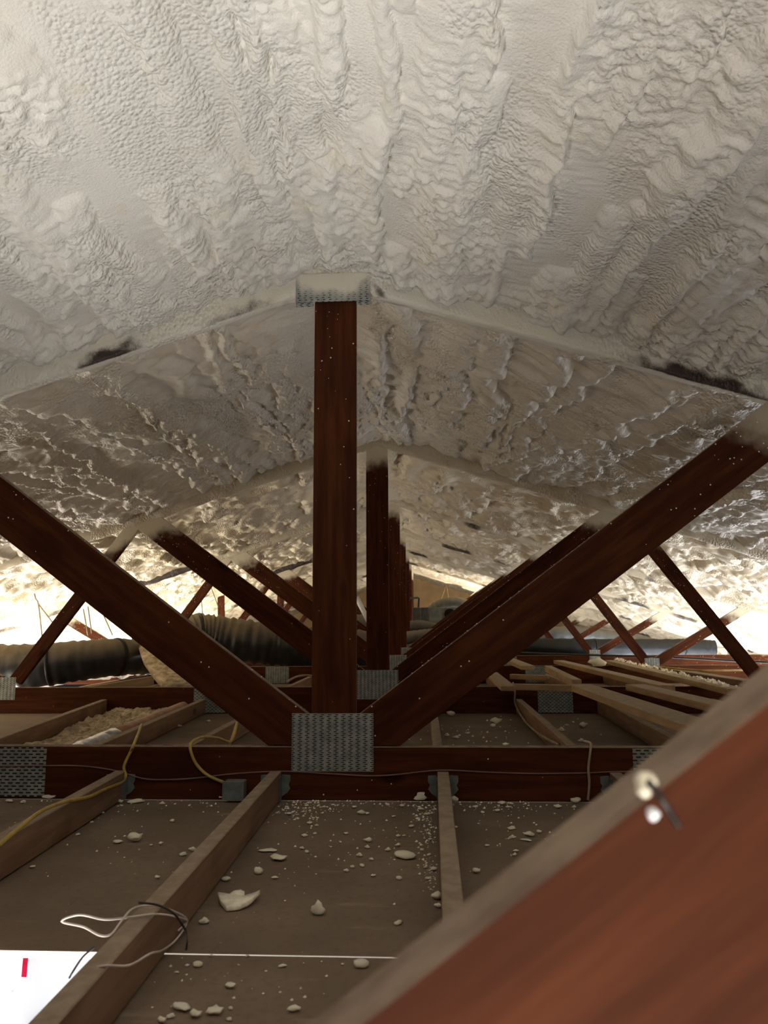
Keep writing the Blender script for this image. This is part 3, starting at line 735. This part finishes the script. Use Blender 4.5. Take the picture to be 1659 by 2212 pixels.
# cream foam slab leaning by the duct end, foil sheet and boards under it
def poly_slab(name, pts, th, m, label, cat, wob=.012, smooth=True):
    bm = bmesh.new(); vs = [bm.verts.new(p) for p in pts]; f = bm.faces.new(vs)
    ex = bmesh.ops.extrude_face_region(bm, geom=[f]); n = f.normal
    bm.normal_update(); n = f.normal.copy()
    bmesh.ops.translate(bm, vec=-n * th, verts=[v for v in ex['geom'] if isinstance(v, bmesh.types.BMVert)])
    bmesh.ops.triangulate(bm, faces=bm.faces); bmesh.ops.subdivide_edges(bm, edges=bm.edges, cuts=3, use_grid_fill=True)
    from mathutils import noise as mn
    for v in bm.verts: v.co += n * wob * mn.noise(v.co * 7) + Vector((0, 0, wob * .5 * mn.noise(v.co * 13)))
    o = from_bm(name, bm, m, None, smooth); tag(o, label, cat); return o
poly_slab('foam_slab', [P(292, 1380, 6.2), P(312, 1380, 6.0), P(430, 1476, 5.35), P(350, 1482, 5.3), P(308, 1425, 5.7)], .05, M_LOOSE, 'cream foam slab leaning beside the dusty duct end', 'foam slab')
# crumpled foil sheet
nx, ny = 60, 30; U, V_ = np.meshgrid(np.linspace(0, 1, nx), np.linspace(0, 1, ny))
A, B, C_, D = [np.array(p) for p in (P(100, 1484, 6.75), P(330, 1455, 6.85), P(350, 1420, 7.4), P(200, 1440, 7.4))]
W = ((A[None, None] * (1 - U[..., None]) + B[None, None] * U[..., None]) * (1 - V_[..., None]) + (D * (1 - U[..., None]) + C_ * U[..., None]) * V_[..., None])
W[..., 2] = np.maximum(0*W[..., 2] + W[..., 2] + .03 * noise(U * 9, V_ * 4) + .02 * noise(U * 25, V_ * 12), .096)
o = grid_mesh('foil_sheet', W.reshape(-1, 3), nx, ny, M_FOIL); tag(o, 'crumpled silver foil sheet spread under the dusty duct', 'foil')
timber_o = timber('leaning_board', tuple(P(190, 1494, 5.3)), tuple(P(330, 1470, 5.9)), .03, .07, M_PALE); tag(timber_o, 'reddish board leaning below the crumpled foil sheet', 'lumber')
# red posts seen between the diagonal braces
for pa, pb, Y_, wd, lb in (((479, 1225), (482, 1345), 11.2, .10, 'upright red post behind the humped black duct'), ((608, 1240), (600, 1345), 13.2, .12, 'thin red post behind the plated truss')):
    a, b2 = P(*pa, Y_), P(*pb, Y_); b2 = (b2[0], b2[1], .0); o = timber('support_post', b2, (a[0], a[1], 1.93 - SL * abs(a[0])), wd, .04, M_RED, None, (0, -1, 0)); tag(o, lb, 'post')

# ------------------------------------------------------------------ cables
def onside(px, py, i, off):                   # a photo point on the side face of joist i
    xa_, ya_, xb_, yb_ = JL[i]; d = (xb_ - xa_) / (yb_ - ya_); r = ray(px, py)
    t = (xa_ + off + d * (CAM[1] - ya_) - CAM[0]) / (r[0] - d * r[1]); return CAM + r * t
def cable(name, pts, r, m, label, cat='cable', n=8):
    o = tube(name, smooth_path(pts, n), r, m, None, 8); tag(o, label, cat); return o
yf = TY[1] - .012
cable('yellow_cable', [F(250, 1585, .19) + np.array([0, .25, 0]), F(290, 1606, .186), P(283, 1622, yf), P(268, 1655, yf), P(272, 1676, yf - .01), P(262, 1690, yf - .03), *[onside(x, y, 0, .027) for x, y in ((225, 1706), (190, 1722), (140, 1732), (90, 1752), (40, 1790), (0, 1824))]], .0052, M_CABLE_Y, 'yellow cable draped over the chord and down along a joist')
cable('yellow_cable', [P(495, 1612, 3.3), P(512, 1560, 3.6), P(500, 1600, 3.2), P(470, 1594, 3.0), P(438, 1592, 2.75), P(414, 1604, 2.6), P(412, 1622, yf), P(424, 1650, yf), P(448, 1674, yf), P(483, 1690, yf)], .0052, M_CABLE_Y,
      'yellow cable looping over the chord into the grey junction box')
cable('stapled_wire', [P(x, y, TY[1] - .005) for x, y in ((-120, 1652), (0, 1655), (95, 1654), (180, 1655), (250, 1665), (310, 1682), (370, 1684), (430, 1680), (500, 1672), (580, 1667), (640, 1667), (720, 1672), (800, 1676), (860, 1673), (950, 1664), (1050, 1668), (1150, 1671), (1260, 1670), (1340, 1667), (1480, 1668))], .0024, M_CABLE_P,
      'thin mauve wire stapled along the first bottom chord', 'wire', 5)
cable('tan_cable', [P(1262, 1601, 2.66), P(1276, 1606, 2.58), P(1275, 1625, yf), P(1271, 1660, yf), P(1273, 1690, yf), P(1270, 1728, yf)], .0042, M_CABLE_T, 'tan cable hanging straight down the first bottom chord')
cable('tan_cable', [P(1108, 1474, 5.0), P(1112, 1495, 4.97), P(1113, 1520, 4.95), *[onside(x, y, 9, -.03) for x, y in ((1130, 1552), (1150, 1574), (1172, 1590), (1205, 1608))]], .006, M_CABLE_T, 'tan cable drooping beside the brown joist behind the chord')
cable('pale_cable', [F(1430, 1441, .225), F(1490, 1447, .225), F(1540, 1449, .225), F(1640, 1446, .225)], .008, M_CABLE_Y, 'pale yellow cable along the far lit boards')
cable('black_cable', [F(1120, 1410, .19), F(1280, 1415, .19), F(1450, 1420, .19), F(1600, 1428, .19), F(1700, 1432, .19)], .012, M_BLACK, 'black cable lying in front of the long black duct')
cable('tan_cable', [F(620, 1473, .19), F(640, 1462, .2), F(665, 1459, .2), F(690, 1464, .19)], .008, M_CABLE_T, 'short tan cable lying behind the plated post')
# white wire loop on the joist by the opening
zl_ = .10
lp = [onside(385, 2010, 1, .024), onside(398, 1998, 1, .024), onside(404, 1988, 1, .027), F(368, 1978, .101), F(330, 1975, .098), F(275, 1982, .10), F(225, 1986, .11), F(172, 1976, .12), F(133, 1990, .11), F(180, 2002, .10), F(215, 2020, .10), F(240, 2018, .1), F(262, 1990, .115), F(285, 1964, .12), F(315, 1956, .115), F(345, 1958, .108), onside(392, 1976, 1, .03), onside(404, 1993, 1, .028), onside(380, 2030, 1, .025), onside(350, 2053, 1, .026), F(325, 2060, .102), F(280, 2085, .097), F(230, 2086, .097), F(180, 2096, .08)]
cable('white_wire', [Vector(p) for p in lp], .0017, M_CABLE_W, 'white wire tangled in loops around the joist by the opening', 'wire', 5)
cable('black_wire', [F(402, 2052, .01), F(404, 2030, .03), F(398, 2005, .08), F(374, 1972, .118), F(340, 1955, .122), F(300, 1950, .135)], .0018, M_BLACK, 'thin black wire arched over the joist by the opening', 'wire')
cable('black_wire', [F(205, 2046, .012), F(180, 2066, .0), F(158, 2098, -.02), F(150, 2112, -.02)], .0018, M_BLACK, 'thin black wire dangling into the bright opening', 'wire')
# junction box
jb = empty('junction_box', tuple(P(504, 1728, yf))); tag(jb, 'small grey metal junction box on the first bottom chord', 'junction box')
a, b2 = P(481, 1727, y1 - .05), P(526, 1689, y1 - .05)
bx('box', a[0], b2[0], y1 - .05, y1 - .001, max(a[2], .004), b2[2], M_GREY, jb, .003); bx('lid', a[0] - .002, b2[0] + .002, y1 - .053, y1 - .0505, max(a[2], .004) - .001, b2[2] + .002, M_GALV, jb, .001)
# pink strip and blue plastic in the room below
a, b2 = P(57, 2056, 3.03), P(57, 2108, 3.03)
o = from_bm('pink_tape', box_bm(.020, .002, a[2] - b2[2], .0005), M_PINK); o.location = ((a[0] + b2[0]) / 2, 3.02, (a[2] + b2[2]) / 2); o.rotation_euler = (0, .03, 0); tag(o, 'bright pink tape strip on the white plastic sheet', 'tape')
a = P(110, 2214, 3.0); nx = 30; U, V_ = np.meshgrid(np.linspace(0, 1, nx), np.linspace(0, 1, 12))
pts = np.stack([a[0] - .12 + .30 * U, 3.0 + .02 * noise(U * 8, V_ * 3), a[2] - .12 + .20 * V_ * (.3 + .7 * U) + .01 * noise(U * 12, V_ * 6)], -1)
o = grid_mesh('blue_wrap', pts.reshape(-1, 3), nx, 12, M_BLUE); tag(o, 'crumpled blue plastic wrap low on the white sheet', 'plastic wrap')

# ------------------------------------------------------------------ foam chips on the boards
chip_me = []
for i in range(10):
    bm = blob_mesh('foam_chip', 1, i * 7 + 1, (1, random.uniform(.5, .9), random.uniform(.35, .6)), 2, .75, 1.4)
    zmin = min(v.co.z for v in bm.verts)
    for v in bm.verts: v.co.z -= zmin
    me = bpy.data.meshes.new('foam_chip'); bm.to_mesh(me); bm.free(); me.materials.append(M_CHIP)
    me.polygons.foreach_set('use_smooth', [True] * len(me.polygons)); chip_me.append(me)
def chip(px, py, wpx, label, group=None, z=0.0, tall=1.0, rot=None, mi=None):
    p = F(px, py, z + .001); r = wpx / 2 / FPX * np.linalg.norm(p - CAM)
    o = bpy.data.objects.new('foam_chip', chip_me[random.randrange(10) if mi is None else mi]); COL.objects.link(o)
    o.location = p; o.scale = (r, r, r * tall); o.rotation_euler = (0, 0, random.uniform(-.5, .5) if rot is None else rot)
    tag(o, label, 'foam chip', group); return o
# the big curved flake
def flake(name, outline, px, py, sc, label, th=.006, curl=.5):
    bm = bmesh.new(); c = F(px, py, .0)
    vs = [bm.verts.new((x * sc, y * sc, 0)) for x, y in outline]; f = bm.faces.new(vs)
    ex = bmesh.ops.extrude_face_region(bm, geom=[f]); bmesh.ops.translate(bm, vec=(0, 0, th), verts=[v for v in ex['geom'] if isinstance(v, bmesh.types.BMVert)])
    bmesh.ops.triangulate(bm, faces=bm.faces); bmesh.ops.subdivide_edges(bm, edges=bm.edges, cuts=2)
    from mathutils import noise as mn
    for v in bm.verts:
        v.co.z += curl * (v.co.x / sc)**2 * sc + .002 * mn.noise(v.co * 90) + .001
    bmesh.ops.recalc_face_normals(bm, faces=bm.faces)
    o = from_bm(name, bm, M_CHIP, None, True); o.location = c; tag(o, label, 'foam chip'); return o
k_ = np.linalg.norm(F(513, 1945) - CAM) / FPX
flake('foam_chip', [(-1, .1), (-.7, -.55), (-.2, -1.2), (.35, -1.1), (.8, -.5), (1, .45), (.6, .35), (.25, .25), (.12, .9), (-.15, 1.15), (-.35, .95), (-.5, .4)], 513, 1950, 39 * k_, 'largest curled foam flake lying on the board', .009, .22)
big = [(686, 1976, 26, 'upright pointed foam chip near the bright joint', 1.6), (558, 1888, 18, 'wedge-shaped foam chip beside the wrapped joist', 1.3), (602, 1858, 34, 'long flat foam chip above the wedge-shaped one', .5),
       (580, 1839, 32, 'thin foam sliver nearest the wrapped joist', .35), (874, 1853, 44, 'arched foam sliver close to the straight joist', .5), (795, 1819, 18, 'rounded foam chip at the middle of the board', 1.0),
       (292, 1818, 28, 'half-round foam chip between the yellow cable and wrapped joist', 1.0), (256, 1821, 18, 'flat oval foam chip beside the half-round chip', .6), (292, 1734, 30, 'flat foam chip below the junction box side of the chord', .5),
       (905, 1728, 32, 'large foam chip against the chord by the straight joist', 1.1), (1022, 1721, 20, 'foam chip perched by the chord past the straight joist', 1.0), (1148, 1725, 20, 'foam chip against the chord under the stapled wire', 1.0),
       (980, 1731, 16, 'foam chip tucked against the straight joist by the chord', 1.1), (392, 2182, 32, 'oval foam chip in front of the bright joint, largest there', .9), (462, 2188, 28, 'rounded foam chip next to the oval chip', .8),
       (423, 2197, 22, 'small rounded chip between two larger ones', .9), (500, 2133, 18, 'lone foam chip midway in front of the joint', .9), (636, 2185, 22, 'tapered foam chip in front of the near brace', 1.2),
       (780, 2089, 30, 'foam chip half hidden by the near brace', .8), (1030, 1886, 16, 'hollow foam chip past the straight joist', 1.0), (588, 1744, 14, 'upright foam chip leaning on the wrapped joist', 1.8),
       (427, 2088, 18, 'foam chip just in front of the bright joint', .9), (611, 2089, 14, 'little bent chip just in front of the joint', .9), (1143, 1806, 18, 'foam chip higher of two near the brace', .8), (1137, 1816, 20, 'thin foam sliver lower of two near the brace', .4),
       (945, 1942, 22, 'foam chip against the straight joist near the brace', 1.0), (478, 1725, 16, 'foam chip at the corner of the junction box', 1.0), (57, 1720, 22, 'white foam chip under the perforated splice plate', 1.0), (105, 1724, 30, 'flat white foam chip under the splice plate edge', .35)]
for x, y, wp, lb, tl in big: chip(x, y, wp, lb, None, 0, tl)
G1 = 'small foam chips on the board between wrapped and straight joists'
for x, y, wp in ((490, 1903, 16), (663, 1842, 9), (658, 1808, 12), (652, 1834, 8), (680, 1802, 8), (625, 1760, 10), (670, 1780, 10), (684, 1785, 7), (765, 1745, 10), (780, 1759, 14), (794, 1760, 9), (747, 1802, 9), (793, 1832, 10), (776, 1850, 12), (761, 1874, 10), (782, 1872, 10), (802, 1858, 8), (806, 1893, 10),
                 (862, 1900, 12), (838, 1838, 11), (860, 1828, 12), (860, 1808, 9), (873, 1807, 8), (850, 1765, 8), (890, 1787, 10), (902, 1771, 9), (925, 1760, 10), (910, 1750, 12), (868, 1743, 10), (837, 1740, 9), (690, 1955, 9), (735, 1820, 6), (927, 1848, 9), (920, 1875, 8), (912, 1838, 8), (930, 1815, 8), (938, 1880, 12), (925, 1900, 10), (946, 1960, 13), (594, 1898, 12), (748, 1883, 9), (440, 1995, 18), (860, 1997, 16), (620, 1745, 8), (655, 1755, 8), (700, 1745, 9), (720, 1740, 8), (642, 1770, 7)):
    chip(x, y, wp, 'small cream foam chip on the board between the wrapped and straight joists', G1)
for x, y, wp in ((350, 1738, 10), (192, 1760, 9), (222, 1758, 8), (198, 1777, 7), (168, 1804, 8), (70, 1874, 9), (372, 1775, 11), (327, 1827, 6), (347, 1824, 9), (415, 1838, 12), (395, 1848, 14), (340, 1898, 10), (430, 1722, 8), (260, 1735, 12), (20, 1733, 14), (50, 1735, 12)):
    chip(x, y, wp, 'small cream foam chip on the board between the yellow-cable and wrapped joists', 'small chips between yellow cable and wrapped joist')
for x, y, wp in ((1028, 1745, 10), (1042, 1757, 9), (1075, 1753, 10), (1086, 1739, 14), (1098, 1745, 10), (1034, 1780, 6), (1105, 1792, 15), (1106, 1811, 11), (1165, 1800, 11), (1052, 1828, 9), (1115, 1840, 11), (1112, 1848, 9), (1205, 1746, 14), (1245, 1734, 20), (1240, 1745, 8), (985, 1788, 7), (1010, 1727, 10), (1055, 1728, 8)):
    chip(x, y, wp, 'small cream foam chip on the board past the straight joist', 'small chips past the straight joist')
for x, y, wp in ((404, 2088, 8), (382, 2102, 8), (456, 2066, 7), (534, 2066, 7), (498, 2180, 10), (495, 2204, 11), (368, 2198, 14), (350, 2209, 16), (740, 2084, 6)):
    chip(x, y, wp, 'small rounded foam chip on the board in front of the bright joint', 'small chips before the bright joint')
for x, y, wp in ((1070, 1565, 26), (975, 1547, 18), (1065, 1570, 12), (985, 1596, 14), (1010, 1586, 10), (965, 1590, 10), (1260, 1572, 20), (1255, 1603, 12), (1212, 1580, 14), (1160, 1540, 12), (1225, 1568, 9), (905, 1560, 12), (450, 1560, 10), (385, 1571, 14)):
    chip(x, y, wp, 'foam chip on the board behind the first bottom chord', 'chips behind the first chord')
for x, y, wp, lb in ((1092, 1611, 12, 'white foam chip sitting on top of the first bottom chord'), (1290, 1440, 30, 'lump of foam on the long pale plank'), (880, 1600, 12, 'foam crumb at the foot of the first truss right brace')):
    chip(x, y, wp, lb, None, .173 if x != 1290 else .211, 1.0)
# crumbs nobody could count
rs = np.random.RandomState(5); vv, fc = [], []
def crumb(x, y, r, z=0):
    if z == 0 and any(ya_ < y < yb_ and abs(x - xa_ - (xb_ - xa_) * (y - ya_) / (yb_ - ya_)) < .026 for xa_, ya_, xb_, yb_ in JL): return
    b0 = len(vv); an = rs.rand() * 6.3
    for i in range(4): vv.append((x + r * math.cos(an + i * 1.57) * (.6 + .8 * rs.rand()), y + r * math.sin(an + i * 1.57) * (.6 + .8 * rs.rand()), z + .0005))
    vv.append((x + r * .2, y, z + r * (.7 + .6 * rs.rand())))
    for i in range(4): fc.append((b0 + i, b0 + (i + 1) % 4, b0 + 4))
for cx_, cy_, sx_, sy_, n_, zz_ in ((660, 1745, 45, 14, 150, 0), (925, 1790, 16, 50, 170, 0), (935, 1745, 28, 14, 80, 0), (1080, 1738, 70, 8, 90, 0), (750, 1800, 130, 60, 110, 0), (700, 1737, 300, 4, 90, 0), (930, 1890, 12, 20, 50, 0), (200, 1800, 160, 60, 40, 0), (1120, 1790, 50, 40, 40, 0), (500, 2120, 180, 40, 40, 0), (1050, 1580, 110, 18, 60, 0), (330, 1740, 120, 8, 30, 0)):
    for i in range(n_):
        px, py = cx_ + rs.randn() * sx_, max(1731 if cy_ > 1650 else 1540, cy_ + rs.randn() * sy_)
        p = F(px, py, 0)
        if p[1] > TY[1] - .01 and cy_ > 1650: continue
        if abs(p[1] - JY) < .02: continue
        if -.22 < p[0] - .36 < -.02 and False: continue
        crumb(p[0], p[1], (1.2 + 2.2 * rs.rand()**2) / FPX * np.linalg.norm(p - CAM))
me = bpy.data.meshes.new('foam_crumbs'); me.from_pydata(vv, [], fc); o = link('foam_crumbs', me, M_CHIP)
tag(o, 'tiny foam crumbs scattered over the brown boards', 'foam crumbs', None, 'stuff')
# crumbs lodged on the upper edges of the braces
vv, fc = [], []
for s, Yk, x0, x1, n_ in ((1, TY[1], .2, 1.5, 40), (1, TY[2], .2, 1.5, 40), (1, TY[3], .2, 1.4, 25), (-1, TY[1], .1, 1.5, 14), (-1, TY[2], .3, 1.3, 20)):
    for i in range(n_):
        x = rs.uniform(x0, x1); crumb(s * x, Yk + rs.uniform(.003, .034), rs.choice([.003, .004, .007], p=[.6, .3, .1]), .214 + .74 * x - .001)
me = bpy.data.meshes.new('foam_flecks'); me.from_pydata(vv, [], fc); o = link('foam_flecks', me, M_CHIP)
tag(o, 'foam flecks lodged on the upper edges of the diagonal braces', 'foam flecks', None, 'stuff')
vv, fc = [], []
a, b2 = np.array(F(1330, 1424, .211)), np.array(F(1585, 1484, .211))
for i in range(140):
    t_ = rs.rand(); p = a + (b2 - a) * t_; crumb(p[0] + rs.uniform(-.04, .04), p[1], rs.uniform(.006, .022), .2105)
me = bpy.data.meshes.new('foam_flakes'); me.from_pydata(vv, [], fc); o = link('foam_flakes', me, M_CHIP)
tag(o, 'spiky foam flakes crusted along one loose plank', 'foam flakes', None, 'stuff')
